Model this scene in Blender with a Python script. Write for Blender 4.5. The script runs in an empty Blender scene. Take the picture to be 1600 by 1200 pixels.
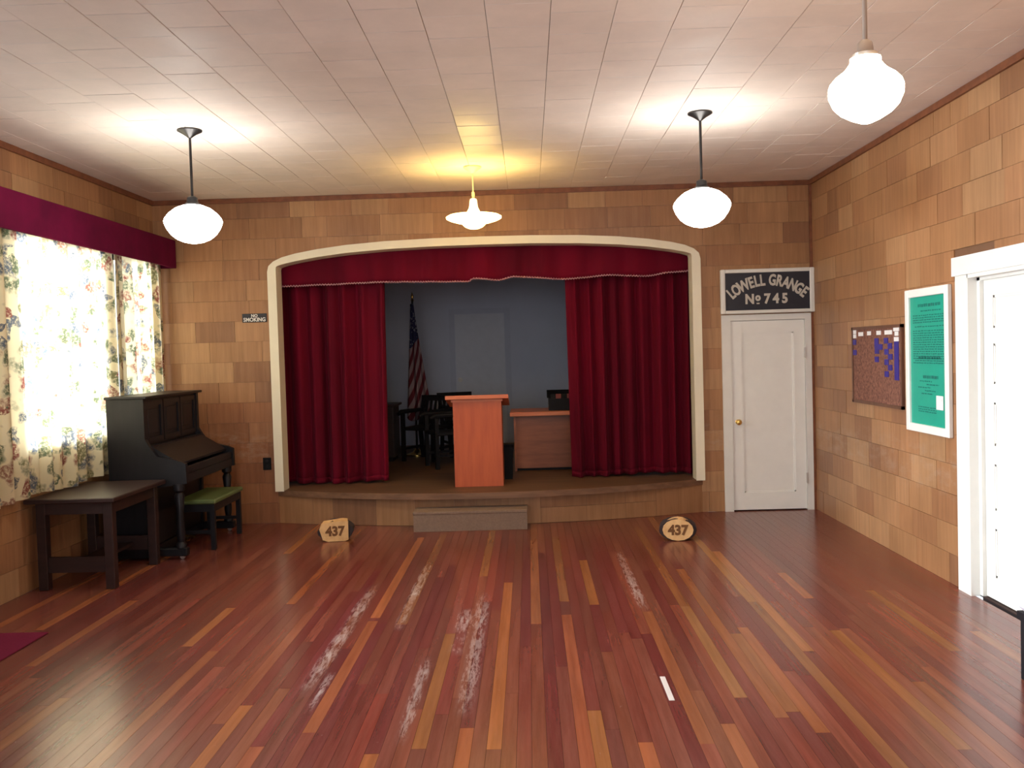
import bpy, math, random
from mathutils import Vector, Matrix

# ------------------------------------------------------------------ camera, world, daylight, exposure
SC = bpy.context.scene
COL = SC.collection
random.seed(7)
CAMH = 1.72
cam_data = bpy.data.cameras.new('camera'); cam_data.sensor_width = 36.0; cam_data.lens = 36.0 * 1450 / 1600
cam_data.clip_start = 0.05; cam_data.clip_end = 200
cam = bpy.data.objects.new('camera', cam_data); COL.objects.link(cam)
_r = Vector((0.99941331, 0.01794292, -0.02917328)); _u = Vector((0.02851927, 0.03568487, 0.99895608)); _f = Vector((-0.01896524, 0.999202, -0.03515222))
cam.matrix_world = Matrix(((_r.x, _u.x, -_f.x, 0), (_r.y, _u.y, -_f.y, 0), (_r.z, _u.z, -_f.z, CAMH), (0, 0, 0, 1)))
SC.camera = cam

W = bpy.data.worlds.new('sky'); SC.world = W; W.use_nodes = True
W.node_tree.nodes['Background'].inputs[0].default_value = (0.80, 0.90, 1.0, 1)
W.node_tree.nodes['Background'].inputs[1].default_value = 1.2

def daylight(name, loc, rot, sx, sy, watts, col):
    l = bpy.data.lights.new(name, 'AREA'); l.shape = 'RECTANGLE'; l.size = sx; l.size_y = sy; l.energy = watts; l.color = col
    o = bpy.data.objects.new(name, l); COL.objects.link(o); o.location = loc; o.rotation_euler = rot
    return o
DAY = (0.90, 0.95, 1.0)
HP = math.pi / 2
# area lights added outside the windows as sky light, facing into the hall
daylight('daylight_curtained_window', (-4.35, 8.0, 2.0), (0, -HP, 0), 2.0, 3.0, 80, DAY)
daylight('daylight_side_window', (-7.5, 5.4, 2.7), (0, -HP, 0), 2.2, 3.6, 2500, DAY)  # raised and set opposite the side door to brighten it
daylight('daylight_side_window_rear', (-6.2, -0.2, 4.1), (0, -HP, 0), 3.4, 3.4, 450, DAY)
daylight('daylight_end_window', (-0.6, -4.25, 1.9), (HP, 0, 0), 4.6, 1.6, 140, (0.97, 0.98, 1.0))

SC.view_settings.view_transform = 'Standard'
try: SC.view_settings.look = 'None'
except Exception: pass
SC.view_settings.gamma = 1.0
SC.view_settings.use_curve_mapping = False
SC.view_settings.exposure = 0.12
try: SC.cycles.use_denoising = True
except Exception: pass

# ------------------------------------------------------------------ mesh helpers
class B:
    """collects faces for one mesh"""
    def __init__(s): s.v = []; s.f = []; s.uv = None; s.smooth = False
    def add(s, vs, fs):
        n = len(s.v); s.v += [tuple(p) for p in vs]; s.f += [tuple(i + n for i in f) for f in fs]; return s
    def box(s, x0, x1, y0, y1, z0, z1, ch=0.0):
        if ch <= 0:
            vs = [(x0,y0,z0),(x1,y0,z0),(x1,y1,z0),(x0,y1,z0),(x0,y0,z1),(x1,y0,z1),(x1,y1,z1),(x0,y1,z1)]
            return s.add(vs, [(3,2,1,0),(4,5,6,7),(0,1,5,4),(1,2,6,5),(2,3,7,6),(3,0,4,7)])
        # box with every edge chamfered
        c = ch; X = (x0, x1); Y = (y0, y1); Z = (z0, z1); vs = []; idx = {}
        for i in (0,1):
            for j in (0,1):
                for k in (0,1):
                    dx = c if i == 0 else -c; dy = c if j == 0 else -c; dz = c if k == 0 else -c
                    idx[i,j,k,'x'] = len(vs); vs.append((X[i], Y[j]+dy, Z[k]+dz))
                    idx[i,j,k,'y'] = len(vs); vs.append((X[i]+dx, Y[j], Z[k]+dz))
                    idx[i,j,k,'z'] = len(vs); vs.append((X[i]+dx, Y[j]+dy, Z[k]))
        fs = []
        q = ((0,0),(1,0),(1,1),(0,1))
        for i in (0,1):
            fs.append([idx[i,a,b,'x'] for a,b in q][::1 if i else -1])
            fs.append([idx[a,i,b,'y'] for a,b in q][::-1 if i else 1])
            fs.append([idx[a,b,i,'z'] for a,b in q][::1 if i else -1])
        for a in (0,1):
            for b in (0,1):
                fs.append([idx[a,b,0,'x'], idx[a,b,1,'x'], idx[a,b,1,'y'], idx[a,b,0,'y']][::1 if a!=b else -1])
                fs.append([idx[a,0,b,'x'], idx[a,1,b,'x'], idx[a,1,b,'z'], idx[a,0,b,'z']][::-1 if a!=b else 1])
                fs.append([idx[0,a,b,'y'], idx[1,a,b,'y'], idx[1,a,b,'z'], idx[0,a,b,'z']][::1 if a!=b else -1])
                for k in (0,1):
                    fs.append([idx[a,b,k,'x'], idx[a,b,k,'y'], idx[a,b,k,'z']][::1 if (a+b+k)%2 else -1])
        return s.add(vs, fs)
    def prism(s, poly, axis, a, b):
        """poly = 2D points; axis y -> (x,z), x -> (y,z), z -> (x,y)"""
        n = len(poly)
        P = {'y': lambda p, t: (p[0], t, p[1]), 'x': lambda p, t: (t, p[0], p[1]), 'z': lambda p, t: (p[0], p[1], t)}[axis]
        vs = [P(p, a) for p in poly] + [P(p, b) for p in poly]
        fs = [tuple(range(n))[::-1], tuple(range(n, 2*n))] + [(i, (i+1) % n, n + (i+1) % n, n + i) for i in range(n)]
        return s.add(vs, fs)
    def strip(s, outer, inner, y0, y1):
        """band between two open polylines in (x,z), extruded along y"""
        n = len(outer); vs = []
        for i in range(n):
            o, k = outer[i], inner[i]
            vs += [(o[0], y0, o[1]), (k[0], y0, k[1]), (k[0], y1, k[1]), (o[0], y1, o[1])]
        fs = []
        for i in range(n-1):
            a, b = 4*i, 4*(i+1)
            for j in range(4): fs.append((a+j, a+(j+1) % 4, b+(j+1) % 4, b+j))
        fs += [(0,1,2,3), tuple(4*(n-1)+j for j in (3,2,1,0))]
        return s.add(vs, fs)
    def lathe(s, prof, c=(0,0,0), n=24, axis='z'):
        vs = []; fs = []; m = len(prof)
        for r, h in prof:
            for i in range(n):
                t = 2*math.pi*i/n; p = (r*math.cos(t), r*math.sin(t), h)
                if axis == 'x': p = (p[2], p[0], p[1])
                elif axis == 'y': p = (p[0], p[2], p[1])
                vs.append((c[0]+p[0], c[1]+p[1], c[2]+p[2]))
        for j in range(m-1):
            for i in range(n): fs.append((j*n+i, j*n+(i+1) % n, (j+1)*n+(i+1) % n, (j+1)*n+i))
        if prof[0][0] > 1e-6: fs.append(tuple(range(n))[::-1])
        if prof[-1][0] > 1e-6: fs.append(tuple((m-1)*n+i for i in range(n)))
        s.smooth = True
        return s.add(vs, fs)
    def tube(s, pts, r, n=8):
        pts = [Vector(p) for p in pts]; rr = r if isinstance(r, (list, tuple)) else [r]*len(pts); vs = []; fs = []
        for i, p in enumerate(pts):
            d = (pts[min(i+1, len(pts)-1)] - pts[max(i-1, 0)]).normalized()
            a = d.orthogonal().normalized() if abs(d.z) > 0.9 else d.cross(Vector((0,0,1))).normalized()
            if abs(d.z) > 0.9: a = (Vector((1,0,0)) - d*d.x).normalized()
            b = d.cross(a)
            for k in range(n):
                t = 2*math.pi*k/n; vs.append(p + (a*math.cos(t) + b*math.sin(t))*rr[i])
        for i in range(len(pts)-1):
            for k in range(n): fs.append((i*n+k, i*n+(k+1) % n, (i+1)*n+(k+1) % n, (i+1)*n+k))
        fs += [tuple(range(n))[::-1], tuple((len(pts)-1)*n+k for k in range(n))]
        s.smooth = True
        return s.add(vs, fs)
    def bar(s, p, q, w, d, up=(0,0,1)):
        """square bar from p to q"""
        p = Vector(p); q = Vector(q); z = (q-p).normalized(); x = z.cross(Vector(up))
        if x.length < 1e-4: x = z.cross(Vector((0,1,0)))
        x.normalize(); y = x.cross(z); vs = []
        for e in (p, q):
            for a, b in ((-1,-1),(1,-1),(1,1),(-1,1)): vs.append(e + x*(a*w/2) + y*(b*d/2))
        return s.add(vs, [(3,2,1,0),(4,5,6,7),(0,1,5,4),(1,2,6,5),(2,3,7,6),(3,0,4,7)])
    def grid(s, fn, nu, nv):
        vs = [fn(i/nu, j/nv) for j in range(nv+1) for i in range(nu+1)]
        fs = [(j*(nu+1)+i, j*(nu+1)+i+1, (j+1)*(nu+1)+i+1, (j+1)*(nu+1)+i) for j in range(nv) for i in range(nu)]
        s.uv = [(i/nu, j/nv) for j in range(nv+1) for i in range(nu+1)]; s.smooth = True
        return s.add(vs, fs)
    def mesh(s, name, mat, off=(0,0,0)):
        me = bpy.data.meshes.new(name)
        me.from_pydata([(p[0]-off[0], p[1]-off[1], p[2]-off[2]) for p in s.v], [], s.f)
        if s.uv:
            l = me.uv_layers.new(name='UVMap')
            for lp in me.loops: l.data[lp.index].uv = s.uv[lp.vertex_index]
        if s.smooth:
            for p in me.polygons: p.use_smooth = True
            try: me.set_sharp_from_angle(angle=math.radians(40))
            except Exception: pass
        me.materials.append(mat); me.update()
        return me

def link(name, data, parent=None, loc=(0,0,0), rot=None):
    o = bpy.data.objects.new(name, data); COL.objects.link(o); o.location = loc
    if rot: o.rotation_euler = rot
    if parent: o.parent = parent
    return o
def tag(o, label=None, cat=None, group=None, kind=None):
    if label: o['label'] = label
    if cat: o['category'] = cat
    if group: o['group'] = group
    if kind: o['kind'] = kind
    return o
class T:
    """a thing: an Empty at its base with parts (built in world coordinates)"""
    def __init__(s, name, label, cat, loc=(0,0,0), group=None, kind=None):
        s.loc = loc; s.o = tag(link(name, None, None, loc), label, cat, group, kind); s.o.empty_display_size = 0.1
    def part(s, name, b, mat, parent=None, label=None, kind=None):
        o = link(name, b.mesh(name, mat, s.loc), parent or s.o)
        return tag(o, label, None, None, kind)
def solo(name, b, mat, label, cat, loc=(0,0,0), group=None, kind=None):
    return tag(link(name, b.mesh(name, mat, loc), None, loc), label, cat, group, kind)
def struct(name, b, mat, label, cat, parent=None):
    o = link(name, b.mesh(name, mat), parent)
    return tag(o, label, cat, None, 'structure')
def copy_tree(o, parent=None):
    c = o.copy(); COL.objects.link(c); c.parent = parent
    for ch in list(o.children): copy_tree(ch, c)
    return c
def text_mesh(name, body, size, mat, extrude=0.002, bold=0.0, sx=1.0):
    """lettering lying in the XZ plane facing -Y, centred on its origin"""
    cu = bpy.data.curves.new(name, 'FONT'); cu.body = body; cu.size = size; cu.extrude = extrude; cu.offset = bold
    cu.align_x = 'CENTER'; cu.align_y = 'CENTER'; cu.resolution_u = 3
    t = bpy.data.objects.new(name, cu); COL.objects.link(t)
    dg = bpy.context.evaluated_depsgraph_get(); dg.update()
    me = bpy.data.meshes.new_from_object(t.evaluated_get(dg))
    bpy.data.objects.remove(t); bpy.data.curves.remove(cu)
    me.transform(Matrix.Rotation(HP, 4, 'X') @ Matrix.Diagonal((sx, 1, 1, 1)))
    me.materials.clear(); me.materials.append(mat); me.name = name
    return me

# ------------------------------------------------------------------ materials
def lin(r, g, b):
    f = lambda c: (c/255/12.92) if c/255 <= 0.04045 else ((c/255+0.055)/1.055)**2.4
    return (f(r), f(g), f(b), 1.0)
class M:
    def __init__(s, name):
        s.m = bpy.data.materials.new(name); s.m.use_nodes = True; s.t = s.m.node_tree; s.n = s.t.nodes; s.l = s.t.links
        s.p = s.n['Principled BSDF']; s.out = s.n['Material Output']
    def node(s, t, **k):
        n = s.n.new(t)
        for a, v in k.items():
            if a.startswith('i_'):
                key = a[2:]; n.inputs[int(key) if key.isdigit() else key.replace('_', ' ')].default_value = v
            else: setattr(n, a, v)
        return n
    def wire(s, a, b): s.l.new(a, b)
    def pos(s, scale=(1,1,1), rand=0.0):
        g = s.node('ShaderNodeNewGeometry'); mp = s.node('ShaderNodeMapping'); mp.inputs['Scale'].default_value = scale
        s.wire(g.outputs['Position'], mp.inputs['Vector'])
        if rand:
            oi = s.node('ShaderNodeObjectInfo'); mu = s.node('ShaderNodeMath', operation='MULTIPLY', i_1=rand); s.wire(oi.outputs['Random'], mu.inputs[0])
            cx = s.node('ShaderNodeCombineXYZ')
            for k in range(3): s.wire(mu.outputs[0], cx.inputs[k])
            s.wire(cx.outputs[0], mp.inputs['Location'])
        return mp.outputs[0]
    def noise(s, vec, scale=1.0, detail=3.0, rough=0.55):
        n = s.node('ShaderNodeTexNoise'); n.inputs['Scale'].default_value = scale; n.inputs['Detail'].default_value = detail; n.inputs['Roughness'].default_value = rough
        if vec: s.wire(vec, n.inputs['Vector'])
        return n.outputs[0]
    def ramp(s, fac, stops):
        r = s.node('ShaderNodeValToRGB'); e = r.color_ramp.elements
        while len(e) > 1: e.remove(e[-1])
        e[0].position = stops[0][0]; e[0].color = stops[0][1]
        for p, c in stops[1:]:
            x = e.new(p); x.color = c
        s.wire(fac, r.inputs[0]); return r.outputs[0]
    def mix(s, fac, a, b, blend='MIX'):
        n = s.node('ShaderNodeMix', data_type='RGBA', blend_type=blend)
        for sock, v in ((n.inputs[0], fac), (n.inputs[6], a), (n.inputs[7], b)):
            if isinstance(v, (int, float, tuple)): sock.default_value = v
            else: s.wire(v, sock)
        return n.outputs[2]
    def bump(s, h, strength=0.2, dist=0.005):
        b = s.node('ShaderNodeBump'); b.inputs['Strength'].default_value = strength; b.inputs['Distance'].default_value = dist
        s.wire(h, b.inputs['Height']); s.wire(b.outputs[0], s.p.inputs['Normal'])
    def base(s, c):
        if isinstance(c, tuple): s.p.inputs['Base Color'].default_value = c
        else: s.wire(c, s.p.inputs['Base Color'])
    def set(s, **k):
        for a, v in k.items(): s.p.inputs[a.replace('_', ' ')].default_value = v
        return s
G1 = lambda v: (v, v, v, 1)
def plain(name, c, rough=0.5, var=0.10, metal=0.0, scale=(9,9,9), spec=0.5):
    m = M(name); n = m.noise(m.pos(scale), 1.0, 4)
    m.base(m.mix(1.0, c, m.ramp(n, [(0.3, G1(1-var)), (0.7, G1(1.0))]), 'MULTIPLY'))
    m.set(Roughness=rough, Metallic=metal); m.p.inputs['Specular IOR Level'].default_value = spec
    return m.m
def wood(name, dark, light, scale=(30,30,2), rough=0.45, spec=0.4):
    m = M(name); n = m.noise(m.pos(scale), 1.0, 5, 0.6)
    m.base(m.ramp(n, [(0.25, dark), (0.75, light)])); m.set(Roughness=rough); m.p.inputs['Specular IOR Level'].default_value = spec
    m.bump(n, 0.12, 0.002)
    return m.m
def emitter(name, c, strength):
    m = M(name); m.base((0.9, 0.9, 0.88, 1)); m.set(Roughness=0.2)
    m.p.inputs['Emission Color'].default_value = c; m.p.inputs['Emission Strength'].default_value = strength
    return m.m

def tinted(name, grain, lo, hi, rough, spec=0.4, bump=0.1):
    """wood whose tint is the object's own colour, times a grain of the given direction"""
    m = M(name); oi = m.node('ShaderNodeObjectInfo')
    n = m.noise(m.pos(grain, 40.0), 1.0, 5, 0.6)
    col = m.mix(1.0, oi.outputs['Color'], m.ramp(n, [(0.28, lo), (0.72, hi)]), 'MULTIPLY')
    m.set(Roughness=rough); m.p.inputs['Specular IOR Level'].default_value = spec
    m.bump(n, bump, 0.002)
    return m, col
m_, c_ = tinted('plywood_panel', (26, 26, 1.6), (0.78, 0.74, 0.70, 1), (1.08, 1.06, 1.04, 1), 0.42, 0.35)
blot = m_.ramp(m_.noise(m_.pos((1.3, 1.3, 1.3)), 1.0, 3), [(0.35, G1(0.86)), (0.65, G1(1.05))])
c_ = m_.mix(1.0, c_, blot, 'MULTIPLY')
PANEL = m_.m

def mth(op, a, b=None, clamp=False):
    n = m_.node('ShaderNodeMath', operation=op); n.use_clamp = clamp
    for k, v in enumerate((a, b)):
        if v is None: continue
        if isinstance(v, (int, float)): n.inputs[k].default_value = v
        else: m_.wire(v, n.inputs[k])
    return n.outputs[0]
g_ = m_.node('ShaderNodeNewGeometry'); sep = m_.node('ShaderNodeSeparateXYZ'); m_.wire(g_.outputs['Position'], sep.inputs[0])
band = mth('MULTIPLY', mth('SUBTRACT', 1.0, mth('DIVIDE', mth('ABSOLUTE', mth('SUBTRACT', sep.outputs[2], 0.78)), 0.24), True), 1.6, True)
rub = mth('MULTIPLY', mth('SUBTRACT', m_.noise(m_.pos((5, 5, 12)), 1.0, 7, 0.75), 0.47, True), 4.0, True)
m_.base(m_.mix(mth('MULTIPLY', mth('MULTIPLY', band, rub), 0.42), c_, lin(176, 156, 138)))

# floorboards: tint per board, worn pale streaks where the varnish has gone
WORN = [(-1.20, 0.045, 4.60, 6.95), (-1.12, 0.02, 4.4, 5.0), (-0.36, 0.045, 4.30, 6.60), (-0.46, 0.05, 5.2, 6.2), (0.71, 0.035, 6.0, 7.85), (-0.87, 0.035, 5.7, 7.6), (-0.62, 0.03, 4.0, 5.2)]
m_, c_ = tinted('varnished_fir_board', (24, 1.2, 24), (0.72, 0.66, 0.62, 1), (1.12, 1.10, 1.08, 1), 0.30, 0.5, 0.05)
g_ = m_.node('ShaderNodeNewGeometry'); sep = m_.node('ShaderNodeSeparateXYZ'); m_.wire(g_.outputs['Position'], sep.inputs[0])
tot = None
for (wx, hw, y0, y1) in WORN:
    dx = mth('DIVIDE', mth('ABSOLUTE', mth('SUBTRACT', sep.outputs[0], wx)), hw)
    dy = mth('DIVIDE', mth('ABSOLUTE', mth('SUBTRACT', sep.outputs[1], (y0+y1)/2)), (y1-y0)/2)
    k = mth('MULTIPLY', mth('SUBTRACT', 1.25, dx, True), mth('MULTIPLY', mth('SUBTRACT', 1.0, dy, True), 2.0, True))
    tot = k if tot is None else mth('MAXIMUM', tot, k)
wn = m_.noise(m_.pos((46, 6, 46)), 1.0, 7, 0.8)
wn2 = m_.noise(m_.pos((3, 1.3, 3)), 1.0, 4, 0.6)
streak = mth('MULTIPLY', mth('MULTIPLY', mth('SUBTRACT', wn, 0.44, True), 6.0, True), mth('MULTIPLY', tot, mth('MULTIPLY', mth('SUBTRACT', wn2, 0.28, True), 3.5, True), True))
spk = m_.noise(m_.pos((17, 11, 17)), 1.0, 6, 0.75)
speck = mth('MULTIPLY', mth('SUBTRACT', spk, 0.665, True), 9.0, True)
scuff = mth('MULTIPLY', mth('SUBTRACT', m_.noise(m_.pos((22, 1.6, 22)), 1.0, 7, 0.75), 0.42, True), 0.55, True)
col = m_.mix(scuff, c_, lin(146, 100, 86))
col = m_.mix(mth('MAXIMUM', mth('MULTIPLY', streak, 0.72), mth('MULTIPLY', speck, 0.35)), col, lin(206, 194, 188))
m_.base(col)
rn = mth('ADD', 0.24, mth('MULTIPLY', mth('ADD', streak, mth('MULTIPLY', scuff, 0.35)), 0.25)); m_.wire(rn, m_.p.inputs['Roughness'])
FLOOR = m_.m

m_ = M('painted_ceiling_tile'); oi = m_.node('ShaderNodeObjectInfo')
n1 = m_.noise(m_.pos((3, 3, 3)), 1.0, 5, 0.65); n2 = m_.noise(m_.pos((14, 14, 14)), 1.0, 4)
c_ = m_.mix(1.0, oi.outputs['Color'], m_.ramp(n1, [(0.35, G1(0.93)), (0.68, G1(1.04))]), 'MULTIPLY')
m_.base(c_); m_.bump(n2, 0.05, 0.004)
m_.p.inputs['Specular IOR Level'].default_value = 0.35
# one strip of tiles before the middle lamp was repainted with a glossier paint
g_ = m_.node('ShaderNodeNewGeometry'); sep = m_.node('ShaderNodeSeparateXYZ'); m_.wire(g_.outputs['Position'], sep.inputs[0])
gx = mth('LESS_THAN', mth('ABSOLUTE', mth('ADD', sep.outputs[0], 0.33)), 0.155); gy = mth('MULTIPLY', mth('SUBTRACT', sep.outputs[1], 5.9, True), mth('MULTIPLY', mth('SUBTRACT', 8.3, sep.outputs[1], True), 3.0, True), True)
m_.wire(m_.mix(mth('MULTIPLY', gx, gy), m_.ramp(n1, [(0.3, G1(0.55)), (0.7, G1(0.75))]), m_.ramp(n1, [(0.3, G1(0.33)), (0.7, G1(0.45))])), m_.p.inputs['Roughness'])
TILE = m_.m
FILLER = plain('white_joint_filler', lin(236, 226, 218), 0.7, 0.25, scale=(5,5,5))

WHITE = plain('white_gloss_paint', lin(236, 236, 230), 0.35, 0.04)
OFFWHITE = plain('offwhite_gloss_paint', lin(226, 225, 218), 0.4, 0.05)
STAGEDOOR = plain('stage_door_paint', lin(216, 220, 232), 0.5, 0.06)
STAGETRIM = plain('stage_door_trim_paint', lin(198, 204, 222), 0.6, 0.06)
CREAM = plain('cream_paint', lin(232, 224, 200), 0.45, 0.07, scale=(4,4,4))
STAGEWALL = plain('stage_grey_blue_paint', lin(208, 214, 232), 0.6, 0.10, scale=(1.5,1.5,1.5))
STAGEDARK = plain('stage_ceiling_paint', lin(130, 132, 142), 0.8, 0.1)
STAGEFLOOR = wood('stage_floor_boards', lin(70, 50, 38), lin(120, 88, 64), (1.2, 26, 26), 0.5)
NOSE = wood('stage_nosing_wood', lin(96, 68, 50), lin(136, 100, 74), (1.5, 26, 26), 0.45)
TRIMW = wood('stained_trim_wood', lin(96, 54, 34), lin(136, 82, 52), (12, 12, 12), 0.45)
SUB = plain('subfloor_dark', lin(52, 30, 24), 0.8)
PLYBASE = plain('panel_backing', lin(108, 74, 48), 0.7)
EBONY = wood('ebonised_piano_wood', lin(15, 14, 18), lin(27, 24, 28), (20, 20, 3), 0.42, 0.28)
DARKOAK = wood('dark_oak_table', lin(34, 21, 20), lin(54, 34, 31), (3, 20, 20), 0.38)
GREENV = plain('green_vinyl', lin(96, 112, 66), 0.42, 0.2, scale=(14,14,14))
LECT = wood('orange_varnished_plywood', lin(166, 74, 40), lin(192, 94, 52), (16, 16, 2.0), 0.42)
LECTOP = wood('lectern_edge_wood', lin(186, 98, 62), lin(212, 128, 86), (2, 18, 18), 0.4)
DESKW = wood('desk_brown_wood', lin(120, 66, 42), lin(150, 88, 58), (3, 20, 20), 0.42)
BLACK = plain('black_plastic', lin(14, 14, 18), 0.7, 0.2, spec=0.2)
BLACKW = wood('black_brown_chair_wood', lin(14, 13, 17), lin(28, 25, 29), (20, 20, 4), 0.6, 0.2)
STEPG = plain('grey_carpet_step', lin(136, 114, 100), 0.9, 0.18, scale=(60,60,60), spec=0.1)
DARKMETAL = plain('dark_bronze_metal', lin(64, 62, 62), 0.35, 0.2, 0.8)
NICKEL = plain('brushed_nickel', lin(200, 192, 184), 0.28, 0.1, 0.9)
BRASS = plain('polished_brass', lin(206, 170, 96), 0.22, 0.1, 1.0)
CREAMMETAL = plain('cream_enamel_metal', lin(226, 210, 160), 0.4, 0.06)
SIGNBLACK = plain('sign_navy_black', lin(30, 30, 42), 0.5, 0.25, scale=(14,14,14))
LETTER = plain('sign_letter_silver', lin(202, 196, 184), 0.45, 0.16, scale=(30,30,30))
POSTER = plain('teal_green_poster', lin(26, 158, 134), 0.4, 0.08)
INK = plain('poster_ink', lin(18, 104, 94), 0.6, 0.1)
CARD = plain('white_card', lin(232, 230, 228), 0.6, 0.04)
BLUETAG = plain('indigo_tag', lin(52, 40, 132), 0.5, 0.2)
TAN = wood('tan_cut_wood', lin(196, 150, 96), lin(222, 182, 128), (16, 16, 16), 0.6)
BURNT = plain('burnt_brown_number', lin(110, 68, 26), 0.7, 0.2)
BARK = plain('dark_bark', lin(52, 40, 42), 0.85, 0.35, scale=(30,30,30))
MAT = plain('maroon_floor_mat', lin(112, 30, 56), 0.95, 0.2, scale=(80,80,80), spec=0.1)
TAPE = plain('white_tape', lin(214, 208, 204), 0.5, 0.08)
m_ = M('cork_board'); n_ = m_.noise(m_.pos((42, 42, 42)), 1.0, 5, 0.7)
m_.base(m_.ramp(n_, [(0.35, lin(84, 48, 40)), (0.65, lin(142, 96, 76))])); m_.set(Roughness=0.85); CORK = m_.m

m_ = M('crimson_velvet'); n_ = m_.noise(m_.pos((2.5, 2.5, 0.5)), 1.0, 3)
m_.base(m_.ramp(n_, [(0.3, lin(82, 4, 26)), (0.7, lin(108, 5, 33))])); m_.set(Roughness=0.85)
m_.p.inputs['Specular IOR Level'].default_value = 0.15; m_.p.inputs['Sheen Weight'].default_value = 0.04; m_.p.inputs['Sheen Tint'].default_value = (0.8, 0.2, 0.3, 1)
VELVET = m_.m
m_ = M('maroon_pelmet_cloth'); n_ = m_.noise(m_.pos((4, 4, 4)), 1.0, 3)
m_.base(m_.ramp(n_, [(0.3, lin(84, 12, 44)), (0.7, lin(104, 16, 54))])); m_.set(Roughness=0.9); m_.p.inputs['Specular IOR Level'].default_value = 0.1
PELMET = m_.m
FRINGE = plain('pink_grey_braid', lin(196, 140, 150), 0.8, 0.3, scale=(90, 90, 90))

# floral curtain cloth: cream with blotches of rose, sage and slate, letting light through
m_ = M('floral_curtain_cloth')
v0 = m_.pos((1, 1, 1))
w_ = m_.node('ShaderNodeTexNoise'); w_.inputs['Scale'].default_value = 7; m_.wire(v0, w_.inputs['Vector'])
vm = m_.node('ShaderNodeVectorMath', operation='MULTIPLY_ADD'); m_.wire(w_.outputs['Color'], vm.inputs[0]); vm.inputs[1].default_value = (0.22, 0.22, 0.22); m_.wire(v0, vm.inputs[2])
vo = m_.node('ShaderNodeTexVoronoi'); vo.inputs['Scale'].default_value = 8.5; m_.wire(vm.outputs[0], vo.inputs['Vector'])
fine = m_.noise(v0, 46, 4, 0.7)
blob = mth('MULTIPLY', mth('SUBTRACT', 0.74, vo.outputs['Distance'], True), 4.0, True)
blob = mth('MULTIPLY', blob, mth('MULTIPLY', mth('SUBTRACT', fine, 0.33, True), 5.0, True), True)
sepc = m_.node('ShaderNodeSeparateColor'); m_.wire(vo.outputs['Color'], sepc.inputs[0])
hue = m_.node('ShaderNodeValToRGB'); hue.color_ramp.interpolation = 'CONSTANT'
e = hue.color_ramp.elements; e[0].position = 0; e[0].color = lin(236, 224, 186); e[1].position = 0.30; e[1].color = lin(132, 58, 56)
for p, c in ((0.42, lin(82, 98, 74)), (0.62, lin(78, 92, 112)), (0.80, lin(112, 112, 76)), (0.9, lin(150, 100, 84))):
    x = e.new(p); x.color = c
m_.wire(sepc.outputs[0], hue.inputs[0])
cc = m_.mix(mth('MULTIPLY', blob, 0.92), lin(234, 222, 184), hue.outputs[0])
m_.base(cc); m_.set(Roughness=0.9); m_.p.inputs['Specular IOR Level'].default_value = 0.05
tr = m_.node('ShaderNodeBsdfTranslucent'); m_.wire(cc, tr.inputs['Color'])
mx = m_.node('ShaderNodeMixShader'); mx.inputs[0].default_value = 0.5
m_.wire(m_.p.outputs[0], mx.inputs[1]); m_.wire(tr.outputs[0], mx.inputs[2]); m_.wire(mx.outputs[0], m_.out.inputs['Surface'])
FLORAL = m_.m

m_ = M('window_glass'); tp = m_.node('ShaderNodeBsdfTransparent'); gl = m_.node('ShaderNodeBsdfGlossy'); gl.inputs['Roughness'].default_value = 0.02
mx = m_.node('ShaderNodeMixShader'); mx.inputs[0].default_value = 0.06
m_.wire(tp.outputs[0], mx.inputs[1]); m_.wire(gl.outputs[0], mx.inputs[2]); m_.wire(mx.outputs[0], m_.out.inputs['Surface'])
GLASS = m_.m

# the flag's print: stripes run along u, the star canton fills a corner
m_ = M('flag_print'); uv = m_.node('ShaderNodeUVMap'); su = m_.node('ShaderNodeSeparateXYZ'); m_.wire(uv.outputs[0], su.inputs[0])
u_, v_ = su.outputs[0], su.outputs[1]
d_ = mth('ADD', mth('MULTIPLY', v_, 6.2), mth('MULTIPLY', u_, -2.6))
st = mth('GREATER_THAN', mth('FRACT', d_), 0.5)
cs = m_.mix(st, lin(150, 130, 134), lin(96, 20, 36))
cant = mth('GREATER_THAN', mth('SUBTRACT', v_, mth('MULTIPLY', u_, 0.10)), 0.60)
stv = m_.node('ShaderNodeTexVoronoi'); stv.inputs['Scale'].default_value = 1.0
mp = m_.node('ShaderNodeMapping'); mp.inputs['Scale'].default_value = (7, 30, 1); m_.wire(uv.outputs[0], mp.inputs[0]); m_.wire(mp.outputs[0], stv.inputs['Vector'])
cb = m_.mix(mth('LESS_THAN', stv.outputs['Distance'], 0.22), lin(34, 36, 72), lin(190, 190, 196))
m_.base(m_.mix(cant, cs, cb)); m_.set(Roughness=0.8); FLAG = m_.m

GLOBE = emitter('lit_opal_glass_white', (1.0, 0.98, 0.92, 1), 30.0)
GLOBEW = emitter('lit_opal_glass_warm', (1.0, 0.84, 0.62, 1), 30.0)
DISCW = emitter('lit_reflector_glass_yellow', (1.0, 0.68, 0.20, 1), 20.0)
NECK = emitter('lit_reflector_neck_yellow', (1.0, 0.80, 0.42, 1), 1.0)
REDLED = emitter('red_indicator', (1.0, 0.05, 0.08, 1), 0.6)

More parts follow.
